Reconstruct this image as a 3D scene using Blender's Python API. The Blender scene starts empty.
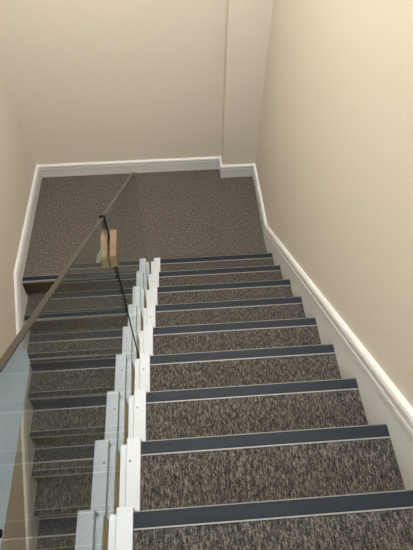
import bpy, bmesh, math, random
from mathutils import Vector, Matrix
random.seed(4)
C = bpy.context.scene.collection
S = bpy.context.scene

# ------------------------------------------------------------------ dimensions (metres; z = 0 is the half landing)
G, R = 0.25, 0.1724            # going and rise
SL = R / G
W = 0.863                      # carpet width of a flight
XL = -1.0955                   # left end of the left flight's carpet
YB = 1.1895                    # back skirting face
PX, PD = 0.5607, 0.121         # pilaster start and projection
BT = 0.018                     # skirting board thickness
XWR, XWL, YWB = W + BT, XL - BT, YB + BT
ZTOP, ZLOW, YREAR = 4.6, -11 * R, -3.9
GX0, GX1 = -0.0910, -0.0788      # glass thickness range

# ------------------------------------------------------------------ materials
def new_mat(name):
    m = bpy.data.materials.new(name); m.use_nodes = True
    nt = m.node_tree
    return m, nt, nt.nodes['Principled BSDF']

def simple(name, col, rough=0.5, metal=0.0, bump=0.0, scale=60, spec=0.5):
    m, nt, b = new_mat(name)
    b.inputs['Base Color'].default_value = (*col, 1)
    b.inputs['Roughness'].default_value = rough
    b.inputs['Metallic'].default_value = metal
    b.inputs['Specular IOR Level'].default_value = spec
    tc = nt.nodes.new('ShaderNodeTexCoord'); n = nt.nodes.new('ShaderNodeTexNoise')
    n.inputs['Scale'].default_value = scale; n.inputs['Detail'].default_value = 4
    nt.links.new(tc.outputs['Object'], n.inputs['Vector'])
    hs = nt.nodes.new('ShaderNodeMix'); hs.data_type = 'RGBA'
    hs.inputs[6].default_value = (*[c * 0.94 for c in col], 1)
    hs.inputs[7].default_value = (*[min(1, c * 1.05) for c in col], 1)
    nt.links.new(n.outputs['Fac'], hs.inputs[0]); nt.links.new(hs.outputs[2], b.inputs['Base Color'])
    if bump:
        bp = nt.nodes.new('ShaderNodeBump'); bp.inputs['Strength'].default_value = bump
        bp.inputs['Distance'].default_value = 0.002
        nt.links.new(n.outputs['Fac'], bp.inputs['Height']); nt.links.new(bp.outputs[0], b.inputs['Normal'])
    return m

def carpet(name, dark, mid, light, sc, fine, off=0.0):
    m, nt, b = new_mat(name)
    b.inputs['Roughness'].default_value = 1.0; b.inputs['Specular IOR Level'].default_value = 0.05
    tc = nt.nodes.new('ShaderNodeTexCoord')
    mp = nt.nodes.new('ShaderNodeMapping'); mp.inputs['Scale'].default_value = sc
    geo = nt.nodes.new('ShaderNodeObjectInfo')
    nt.links.new(tc.outputs['Object'], mp.inputs['Vector'])
    ad = nt.nodes.new('ShaderNodeVectorMath'); ad.operation = 'MULTIPLY_ADD'
    nt.links.new(geo.outputs['Location'], ad.inputs[0]); ad.inputs[1].default_value = (57.3, 91.7, 133.1)
    nt.links.new(mp.outputs[0], ad.inputs[2])
    n1 = nt.nodes.new('ShaderNodeTexNoise'); n1.inputs['Scale'].default_value = 1.0
    n1.inputs['Detail'].default_value = 3; n1.inputs['Roughness'].default_value = 0.75
    nt.links.new(ad.outputs[0], n1.inputs['Vector'])
    n2 = nt.nodes.new('ShaderNodeTexNoise'); n2.inputs['Scale'].default_value = fine
    n2.inputs['Detail'].default_value = 2
    nt.links.new(tc.outputs['Object'], n2.inputs['Vector'])
    mx = nt.nodes.new('ShaderNodeMath'); mx.operation = 'MULTIPLY_ADD'; mx.inputs[1].default_value = 0.35
    nt.links.new(n2.outputs['Fac'], mx.inputs[0])
    m2 = nt.nodes.new('ShaderNodeMath'); m2.operation = 'MULTIPLY'; m2.inputs[1].default_value = 0.65
    nt.links.new(n1.outputs['Fac'], m2.inputs[0]); nt.links.new(m2.outputs[0], mx.inputs[2])
    cr = nt.nodes.new('ShaderNodeValToRGB')
    e = cr.color_ramp.elements
    e[0].position = 0.38; e[0].color = (*dark, 1)
    e[1].position = 0.62; e[1].color = (*light, 1)
    k = e.new(0.50); k.color = (*mid, 1)
    nt.links.new(mx.outputs[0], cr.inputs[0]); nt.links.new(cr.outputs[0], b.inputs['Base Color'])
    bp = nt.nodes.new('ShaderNodeBump'); bp.inputs['Strength'].default_value = 0.5; bp.inputs['Distance'].default_value = 0.003
    nt.links.new(mx.outputs[0], bp.inputs['Height']); nt.links.new(bp.outputs[0], b.inputs['Normal'])
    return m

def glass_mat(name, tint):
    m, nt, b = new_mat(name); nt.nodes.remove(b)
    out = nt.nodes['Material Output']
    geo = nt.nodes.new('ShaderNodeNewGeometry')
    # a pane's two reflections lie on top of each other at this thickness: 2R / (1 + R) on the side one looks at
    fr = nt.nodes.new('ShaderNodeFresnel'); fr.inputs['IOR'].default_value = 1.5
    def mth(op, a_, b_):
        n_ = nt.nodes.new('ShaderNodeMath'); n_.operation = op
        for i_, q_ in enumerate((a_, b_)):
            if isinstance(q_, (int, float)): n_.inputs[i_].default_value = q_
            else: nt.links.new(q_, n_.inputs[i_])
        return n_.outputs[0]
    rr = mth('DIVIDE', mth('MULTIPLY', fr.outputs[0], 2.0), mth('ADD', fr.outputs[0], 1.0))
    rr = mth('MULTIPLY', rr, mth('SUBTRACT', 1.0, geo.outputs['Backfacing']))
    tr = nt.nodes.new('ShaderNodeBsdfTransparent'); tr.inputs[0].default_value = (*tint, 1)
    gl = nt.nodes.new('ShaderNodeBsdfGlossy'); gl.inputs['Roughness'].default_value = 0.0
    gl.inputs[0].default_value = (0.87, 0.92, 0.95, 1)
    ms = nt.nodes.new('ShaderNodeMixShader')
    nt.links.new(rr, ms.inputs[0]); nt.links.new(tr.outputs[0], ms.inputs[1]); nt.links.new(gl.outputs[0], ms.inputs[2])
    nt.links.new(ms.outputs[0], out.inputs['Surface'])
    return m

def sheet_mat(name, col, cover):
    m, nt, b = new_mat(name)
    b.inputs['Base Color'].default_value = (*col, 1); b.inputs['Roughness'].default_value = 0.35
    b.inputs['Alpha'].default_value = cover
    return m

M = {
 'wall': simple('beige_wall_paint', (0.640, 0.590, 0.514), 0.7, bump=0.15, scale=140, spec=0.2),
 'white': simple('white_gloss_paint', (0.66, 0.67, 0.67), 0.45, bump=0.05, scale=30),
 'string': simple('cool_lit_string_white', (0.52, 0.56, 0.61), 0.5, bump=0.05, scale=30),  # white paint with cool daylight put into the colour: bluer and darker
 'tan': simple('tan_paint', (0.60, 0.46, 0.27), 0.7),
 'ceil': simple('white_ceiling_paint', (0.8, 0.79, 0.76), 0.9),
 'carpet_floor': carpet('grey_brown_loop_carpet', (0.048, 0.042, 0.036), (0.098, 0.088, 0.078), (0.215, 0.195, 0.172), (90, 60, 90), 150),
 'carpet_step': carpet('flecked_step_carpet', (0.012, 0.011, 0.010), (0.060, 0.055, 0.049), (0.20, 0.187, 0.168), (190, 60, 190), 260),
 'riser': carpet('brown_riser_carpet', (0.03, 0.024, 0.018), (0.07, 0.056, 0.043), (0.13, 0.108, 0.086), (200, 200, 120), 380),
 'navy': simple('navy_rubber', (0.012, 0.0175, 0.028), 0.6, bump=0.2, scale=300, spec=0.25),
 'alu': simple('aluminium', (0.36, 0.36, 0.35), 0.5, metal=0.2),
 'glass': glass_mat('clear_glass', (0.925, 0.955, 0.93)),
 'edge': simple('polished_glass_edge', (0.032, 0.028, 0.022), 0.35, spec=0.15),
 'black': simple('black_sealant', (0.006, 0.006, 0.006), 0.8, spec=0.1),
 'wood_o': simple('orange_brown_timber', (0.135, 0.070, 0.030), 0.55, bump=0.3, scale=80),
 'wood_p': simple('pale_timber', (0.30, 0.21, 0.115), 0.6, bump=0.3, scale=80),
 'screw': simple('grey_screw', (0.25, 0.24, 0.23), 0.4, metal=0.7),
 'sheet': sheet_mat('blue_white_sheen', (0.66, 0.76, 1.0), 0.93),  # bluish sheen in the glass, painted as a pale translucent layer
 'tape': sheet_mat('clear_tape', (0.85, 0.88, 0.88), 0.6),
 'under': simple('plaster_soffit', (0.6, 0.55, 0.45), 0.9),
}

# ------------------------------------------------------------------ mesh helpers
def box(bm, x0, x1, y0, y1, z0, z1, mi=0):
    v = [bm.verts.new(p) for p in ((x0,y0,z0),(x1,y0,z0),(x1,y1,z0),(x0,y1,z0),(x0,y0,z1),(x1,y0,z1),(x1,y1,z1),(x0,y1,z1))]
    for f in ((0,3,2,1),(4,5,6,7),(0,1,5,4),(1,2,6,5),(2,3,7,6),(3,0,4,7)):
        bm.faces.new([v[i] for i in f]).material_index = mi
    return bm

def prism_x(bm, pts, x0, x1, mi=0):            # (y, z) outline extruded along x
    a = [bm.verts.new((x0, y, z)) for y, z in pts]; b = [bm.verts.new((x1, y, z)) for y, z in pts]
    n = len(pts)
    f1 = bm.faces.new(a); f2 = bm.faces.new(b[::-1]); fs = [f1, f2]
    for i in range(n): fs.append(bm.faces.new((a[i], b[i], b[(i+1) % n], a[(i+1) % n])))
    for f in fs: f.material_index = mi
    return bm

def obj(name, bm, mat, parent=None, bevel=0.0, kind=None, segs=2):
    bmesh.ops.recalc_face_normals(bm, faces=bm.faces)
    me = bpy.data.meshes.new(name); bm.to_mesh(me); bm.free()
    for mm in (mat if isinstance(mat, list) else [mat]): me.materials.append(mm)
    o = bpy.data.objects.new(name, me); C.objects.link(o)
    if parent: o.parent = parent
    if bevel:
        md = o.modifiers.new('bevel', 'BEVEL'); md.width = bevel; md.segments = segs
        md.limit_method = 'ANGLE'; md.angle_limit = math.radians(40)
    if kind: o['kind'] = kind
    return o

def thing(name, label, cat, loc=(0, 0, 0), rz=0, group=None):
    o = bpy.data.objects.new(name, None); C.objects.link(o)
    o.location = loc; o.rotation_euler = (0, 0, rz)
    o['label'] = label; o['category'] = cat
    if group: o['group'] = group
    return o

def tag(o, label, cat, group=None):
    o['label'] = label; o['category'] = cat
    if group: o['group'] = group
    return o

def struct(name, bm, mat, bevel=0.0, segs=2):
    return obj(name, bm, mat, None, bevel, 'structure', segs)

# ------------------------------------------------------------------ shell
struct('wall_right', box(bmesh.new(), XWR, XWR + .12, YREAR, YWB + .12, ZLOW - .1, ZTOP), M['wall'])
struct('wall_left', box(bmesh.new(), XWL - .12, XWL, YREAR, YWB + .12, ZLOW - .1, ZTOP), M['wall'])
YP = YB - PD + BT
bm = bmesh.new()                               # back wall with the shallow pier at its right end
pts = [(XWL - .1, YWB), (PX + BT, YWB), (PX + BT, YP), (XWR + .1, YP), (XWR + .1, YWB + .12), (XWL - .1, YWB + .12)]
a = [bm.verts.new((x, y, ZLOW - .1)) for x, y in pts]; b = [bm.verts.new((x, y, ZTOP)) for x, y in pts]
bm.faces.new(a[::-1]); bm.faces.new(b)
for i in range(len(pts)): bm.faces.new((a[i], a[(i+1) % 6], b[(i+1) % 6], b[i]))
struct('wall_back', bm, M['wall'], bevel=0.006, segs=3)
struct('wall_rear', box(bmesh.new(), XWL, XWR, YREAR - .12, YREAR, ZLOW - .1, ZTOP), M['wall'])
struct('ceiling', box(bmesh.new(), XWL - .12, XWR + .12, YREAR - .12, YWB + .12, ZTOP, ZTOP + .12), M['ceil'])
YL0 = 0.041 - 0.0445
YUP = -10 * G                                  # edge of the upper floor
bm = bmesh.new()                               # half landing
box(bm, XWL, -.16, YL0, YWB, -.16, 0.0)
box(bm, -.16, XWR, 0.0, YWB, -.16, 0.0)
struct('floor_landing', bm, M['carpet_floor'])
struct('floor_upper', box(bmesh.new(), XWL, XWR, YREAR, YUP, 11 * R - .16, 11 * R), M['carpet_floor'])
struct('floor_lower', box(bmesh.new(), XWL, XWR, YREAR, YWB, ZLOW - .1, ZLOW), M['carpet_floor'])
# ------------------------------------------------------------------ skirting: profile swept along the walls
PROF = [(0, 0), (.013, 0), (.020, -.005), (.0235, -.014), (.0225, -.027), (.0165, -.031), (.0165, -.037), (.0215, -.041),
        (.0215, -.052), (.018, -.057), (.018, None), (0, None)]
def sweep(name, secs):       # secs: (x, y, nx, ny, top, scale, bottom)
    bm = bmesh.new(); rings = []
    for x, y, nx, ny, top, sc, bot in secs:
        ring = []
        for o_, h in PROF:
            z = bot if h is None else top + h * sc
            ring.append(bm.verts.new((x + nx * o_, y + ny * o_, z)))
        rings.append(ring)
    n = len(PROF)
    for r0, r1 in zip(rings, rings[1:]):
        for i in range(n): bm.faces.new((r0[i], r0[(i+1) % n], r1[(i+1) % n], r1[i]))
    bm.faces.new(rings[0]); bm.faces.new(rings[-1][::-1])
    return struct(name, bm, M['white'])
H = 0.139; PS = 1.55
OR_ = 0.19
rk = (R + OR_ - H) / SL                        # y where the right skirting leaves the level
tr_ = lambda y: R - y * SL + OR_
ye = -2.48
sweep('baseboard_right', [(XWR, ye, -1, 0, tr_(ye), PS, tr_(ye) - .46), (XWR, -.02, -1, 0, tr_(-.02), PS, tr_(-.02) - .46),
      (XWR, .0, -1, 0, tr_(0), PS, -.01), (XWR, rk - .03, -1, 0, tr_(rk - .03), PS, -.01), (XWR, rk, -1, 0, H, 1.1, -.01), (XWR, rk + .03, -1, 0, H, 1, -.01),
      (XWR, YP, -1, -1, H, 1, -.01)])
OL = 0.155
tl_ = lambda y: SL * y + OL
lk = (H - OL) / SL
sweep('baseboard_left', [(XWL, YWB, 1, -1, H, 1, -.01), (XWL, lk + .03, 1, 0, H, 1, -.01), (XWL, lk, 1, 0, H, 1.1, -.02),
      (XWL, lk - .04, 1, 0, tl_(lk - .04), PS, tl_(lk - .04) - .46), (XWL, -2.45, 1, 0, tl_(-2.45), PS, tl_(-2.45) - .40)])
sweep('baseboard_back', [(XWL, YWB, 1, -1, H, 1, -.01), (PX + BT, YWB, -1, -1, H, 1, -.01), (PX + BT, YP, -1, -1, H, 1, -.01), (XWR, YP, -1, -1, H, 1, -.01)])

# ------------------------------------------------------------------ one flight of stairs (local: top step's far edge at y = 0)
NW = 0.0445
def make_step(parent, j):
    y, z = -(j - 1) * G, j * R
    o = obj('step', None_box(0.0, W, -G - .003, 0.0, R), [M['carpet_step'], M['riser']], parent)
    o.location = (0, y, z)
    bm = bmesh.new()
    box(bm, 0.001, W - .001, -NW, 0.004, -.001, .0035)
    box(bm, 0.001, W - .001, 0.0005, 0.004, -.022, .0035)
    nz = obj('nosing', bm, M['alu'], o)
    ins = obj('nosing_insert', box(bmesh.new(), .001, W - .001, -NW + .0038, .0006, .0, .0048), M['navy'], o)
    return o
def None_box(x0, x1, y0, y1, r):
    bm = bmesh.new()
    box(bm, x0, x1, y0, y1, -.03, 0, 0)
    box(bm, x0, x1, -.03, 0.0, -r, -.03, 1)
    return bm
def copy_step(src, parent, j):
    c = src.copy(); C.objects.link(c); c.parent = parent; c.location = (0, -(j - 1) * G, j * R)
    for ch in src.children:
        d = ch.copy(); C.objects.link(d); d.parent = c
    return c
def cap_bm():
    bm = bmesh.new()
    box(bm, -.048, -.0005, -G - .0, .016, -R + .006, .009)
    return bm
def stringer_bm(n, kneelow=.16):
    pts = []
    for j in range(1, n + 1):
        y, z = -(j - 1) * G, j * R
        pts += [(y + .004, z - R - .012 if j > 1 else z - R + .004), (y + .004, z - .022), (y - .003, z - .013), (y - .012, z - .010)]
    yl, zl = -n * G, n * R
    pts += [(yl + .004, zl - .012), (yl + .004, zl - .012 - .06)]
    pts += [(-.20, -.0 - .04 + .0)] if False else []
    pts += [(-.245, R - .055), (.004, -.012)]
    return prism_x(bmesh.new(), pts, -.071, -.048)
def make_flight(name, label, n, group=None):
    t = thing(name, label, 'staircase')
    if group: t['group'] = group
    s0 = make_step(t, 1); steps = [s0] + [copy_step(s0, t, j) for j in range(2, n + 1)]
    st = obj('stringer', stringer_bm(n), M['string'], t, bevel=.002)
    c0 = obj('tread_cap', cap_bm(), M['string'], t, bevel=.0025); c0.location = (0, 0, R)
    caps = [c0]
    for j in range(2, n + 1):
        c = c0.copy(); C.objects.link(c); c.parent = t; c.location = (0, -(j - 1) * G, j * R); caps.append(c)
    bm = bmesh.new()
    yl, zl = -n * G, n * R
    prism_x(bm, [(-.02, -.03), (-.24, R - .30 + .03), (yl + .004, zl - .31), (yl + .004, zl - .06), (-.02, 0.02)], .0, W)
    # slab kept below the inner corners of the steps
    bm.free(); bm = bmesh.new()
    prism_x(bm, [(-.031, -.002), (-.20, -.012), (yl + .004, zl - .40), (yl + .004, zl - .24)], .001, W - .001)
    obj('soffit', bm, M['under'], t)
    sp = []
    for j in range(2, n + 1):
        y, z = -(j - 1) * G, j * R
        sp += [(y - .012, z - R - .03), (y - .012, z - .03)]
    sp += [(yl, zl - .03), (yl, -1.75), (-.02, -1.75), (-.02, R - .03)]
    obj('spandrel_panel', prism_x(bmesh.new(), sp, -.0722, -.066), M['tan'], t)
    return t, steps, caps, st

up, steps, caps, st = make_flight('stair_flight', 'upper carpeted stair flight beside right wall, navy nosings and white stepped side board', 10)
def screw(parent, x, y, z):
    bm = bmesh.new(); bmesh.ops.create_cone(bm, cap_ends=True, segments=12, radius1=.0045, radius2=.0035, depth=.003)
    o = obj('screw', bm, M['screw'], parent); o.location = (x, y, z); return o
for j, x, y in ((6, -.030, -.065), (7, -.034, -.06), (4, -.030, -.08), (8, -.036, -.06)):
    screw(caps[j - 1], x, y, .0103)

# lower flight: the same kind of flight turned round, descending towards the viewer below
NL = 10
low = thing('stair_flight', 'lower carpeted stair flight beside left wall seen through the glass balustrade', 'staircase', (XL + W, YL0 - NL * G - .0 + .0, -11 * R), math.pi)
def relink_copy(src, parent, skip=()):
    c = src.copy(); C.objects.link(c); c.parent = parent
    for ch in src.children:
        if ch.name.startswith('screw'): continue
        d = ch.copy(); C.objects.link(d); d.parent = c
    return c
for ch in list(up.children):
    if not ch.name.startswith('spandrel'): relink_copy(ch, low)
# landing-edge nosing for the lower flight (a strip set on the landing's own edge)
ln = thing('landing_nosing', 'navy nosing strip along the landing edge left of the white stepped boards', 'stair nosing', (XL, YL0 - .0, 0))
bm = bmesh.new(); wl = W + .07
box(bm, .001, wl, 0, NW, -.001, .0035); box(bm, .001, wl, -.0045, .0, -.022, .0035)
obj('nosing', bm, M['alu'], ln)
obj('nosing_insert', box(bmesh.new(), .001, wl, -.0006, NW - .0038, .0, .0048), M['navy'], ln)
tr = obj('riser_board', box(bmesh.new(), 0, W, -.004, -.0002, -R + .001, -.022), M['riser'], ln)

# ------------------------------------------------------------------ glass balustrade
HR = 0.901
zr = lambda y: R - SL * y + HR                 # top edge of the glass
bal = thing('glass_balustrade', 'frameless clear glass balustrade along the open side of the upper flight', 'balustrade')
YE, YJ, YN = -.10, -1.135, -2.48
def pane(y0, y1):       # y0 far, y1 near
    zb = lambda y: -SL * y - .10
    return prism_x(bmesh.new(), [(y0, zb(y0)), (y0, zr(y0)), (y1, zr(y1)), (y1, zb(y1))], GX0, GX1)
obj('glass_pane', pane(YE, YJ + .003), M['glass'], bal)
obj('glass_pane', pane(YJ - .003, YN), M['glass'], bal)
def strip(y0, y1):
    return prism_x(bmesh.new(), [(y0, zr(y0)), (y0, zr(y0) + .004), (y1, zr(y1) + .004), (y1, zr(y1))], GX0 - .0005, GX1 + .0005)
e1 = obj('top_edge', strip(YE, YJ + .003), M['edge'], bal, bevel=.001)
e2 = obj('top_edge', strip(YJ - .003, YN), M['edge'], bal, bevel=.001)
bm = bmesh.new()
box(bm, GX0 - .001, GX1 + .0022, YJ - .0034, YJ + .0034, -SL * YJ - .08, zr(YJ) + .005)
box(bm, GX0 - .004, GX1 + .0022, YJ - .004, YJ + .004, zr(YJ) + .001, zr(YJ) + .009)
js = obj('joint_seal', bm, M['black'], bal); js['label'] = 'black seal between the two panes'
# round fixings that clamp the panes to the side board
def fixing(y, z):
    bm = bmesh.new(); bmesh.ops.create_cone(bm, cap_ends=True, segments=24, radius1=.014, radius2=.014, depth=.0058,
        matrix=Matrix.Translation((-.0756, y, z)) @ Matrix.Rotation(math.pi / 2, 4, 'Y'))
    return obj('fixing', bm, M['alu'], bal, bevel=.001)
bm = bmesh.new(); bmesh.ops.create_cone(bm, cap_ends=True, segments=20, radius1=.006, radius2=.005, depth=.005,
    matrix=Matrix.Translation((GX1 + .0025, -2.155, 2.343)) @ Matrix.Rotation(math.pi / 2, 4, 'Y'))
gm = obj('rubber_stop', bm, M['black'], bal, bevel=.001)
for y in (-.30, -.95, -1.35, -2.2): fixing(y, -SL * y + .03)

# ------------------------------------------------------------------ timber blocks over the joint, tape, added bluish-sheen sheet
def block(name, x0, x1, yf, yn, zf, zn, h, mats, label, group=None):
    t = bmesh.new()
    dz = (zf - zn)
    pts = [(yf, zf - h), (yf, zf), (yf + (yn - yf) * .55, zf - dz * .45 + .003), (yn, zn), (yn - .012, zn - h), ]
    prism_x(t, pts, x0, x1)
    o = obj(name, t, mats, None, bevel=.002)
    return o
wb = block('timber_block', GX1 + .0025, GX1 + .027, -1.105, -1.212, 1.762, 1.742, .044, M['wood_o'], '')
tag(wb, 'orange-brown timber block on the stair side of the glass, over the black joint', 'wooden block')
# pale end grain
md = wb.data; md.materials.append(M['wood_p'])
for p in md.polygons:
    if p.normal.y < -.6: p.material_index = 1
wp = block('timber_block', GX0 - .0245, GX0 - .0004, -1.10, -1.20, 1.735, 1.715, .034, M['wood_p'], '')  # added block, makes the reflection of the front one read stronger
tag(wp, 'pale timber block added behind the glass over the black joint, backing the reflection of the front block', 'wooden block')
bm = bmesh.new()
tag(obj('tape_scrap', prism_x(bm, [(-1.333, 1.866), (-1.3, 1.86), (-1.249, 1.823), (-1.21, 1.798), (-1.205, 1.759), (-1.258, 1.792), (-1.304, 1.823)], GX0 - .0012, GX0 - .0004), M['tape']),
    'small whitish scrap of clear tape stuck on the glass left of the timber blocks', 'tape')
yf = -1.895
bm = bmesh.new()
prism_x(bm, [(-1.885, zr(-1.885) - .0035), (-1.872, 2.315), (-1.884, 2.290), (-1.93, 2.288), (-2.45, 2.288), (-2.45, zr(-2.45) - .0035)], GX0 - .0016, GX0 - .0006)  # made-up sheet that carries the bluish sheen of the glass as colour
tag(obj('bluish_sheen_sheet', bm, M['sheet']), 'bluish sheen put in as an added translucent pale blue film on the glass, at the bottom left under its top edge', 'sheet')

# ------------------------------------------------------------------ camera
d = dict(cx=.1851, cy=-2.2692, cz=3.0458, yaw=-4.2864, pitch=-53.7575, roll=.2283, f=476.17)
y, p, r = (math.radians(d[k]) for k in ('yaw', 'pitch', 'roll'))
fwd = Vector((-math.sin(y) * math.cos(p), math.cos(y) * math.cos(p), math.sin(p)))
right = Vector((math.cos(y), math.sin(y), 0)); upv = right.cross(fwd)
r2 = right * math.cos(r) + upv * math.sin(r); u2 = -right * math.sin(r) + upv * math.cos(r)
cam = bpy.data.cameras.new('camera'); co = bpy.data.objects.new('camera', cam); C.objects.link(co)
co.matrix_world = Matrix(((r2.x, u2.x, -fwd.x, d['cx']), (r2.y, u2.y, -fwd.y, d['cy']), (r2.z, u2.z, -fwd.z, d['cz']), (0, 0, 0, 1)))
cam.sensor_fit = 'HORIZONTAL'; cam.sensor_width = 36; cam.lens = d['f'] * 36 / 413; cam.clip_start = .02
S.camera = co

# ------------------------------------------------------------------ lights: a warm ceiling lamp over the stairwell, cool daylight from behind
def area(name, loc, rot, sx, sy, power, col):
    l = bpy.data.lights.new(name, 'AREA'); l.shape = 'RECTANGLE'; l.size = sx; l.size_y = sy; l.energy = power; l.color = col
    o = bpy.data.objects.new(name, l); C.objects.link(o); o.location = loc; o.rotation_euler = rot; return o
pl = bpy.data.lights.new('ceiling_lamp', 'POINT'); pl.energy = 178; pl.shadow_soft_size = .16; pl.color = (1.0, .972, .935)
po = bpy.data.objects.new('ceiling_lamp', pl); C.objects.link(po); po.location = (.42, -.15, 4.0)
area('daylight_window', (-.1, YREAR + .03, 3.4), (math.radians(80), 0, 0), 1.4, 1.7, 42, (.66, .82, 1.0))
area('lower_hall_lamp', (-.6, -3.5, 1.6), (0, 0, 0), .5, .3, 30, (1.0, .80, .55))
w = bpy.data.worlds.new('world'); S.world = w; w.use_nodes = True
w.node_tree.nodes['Background'].inputs[0].default_value = (.5, .5, .5, 1); w.node_tree.nodes['Background'].inputs[1].default_value = .2
S.view_settings.view_transform = 'Standard'; S.view_settings.look = 'None'; S.view_settings.gamma = 1
S.view_settings.use_curve_mapping = False; S.view_settings.exposure = 0.0
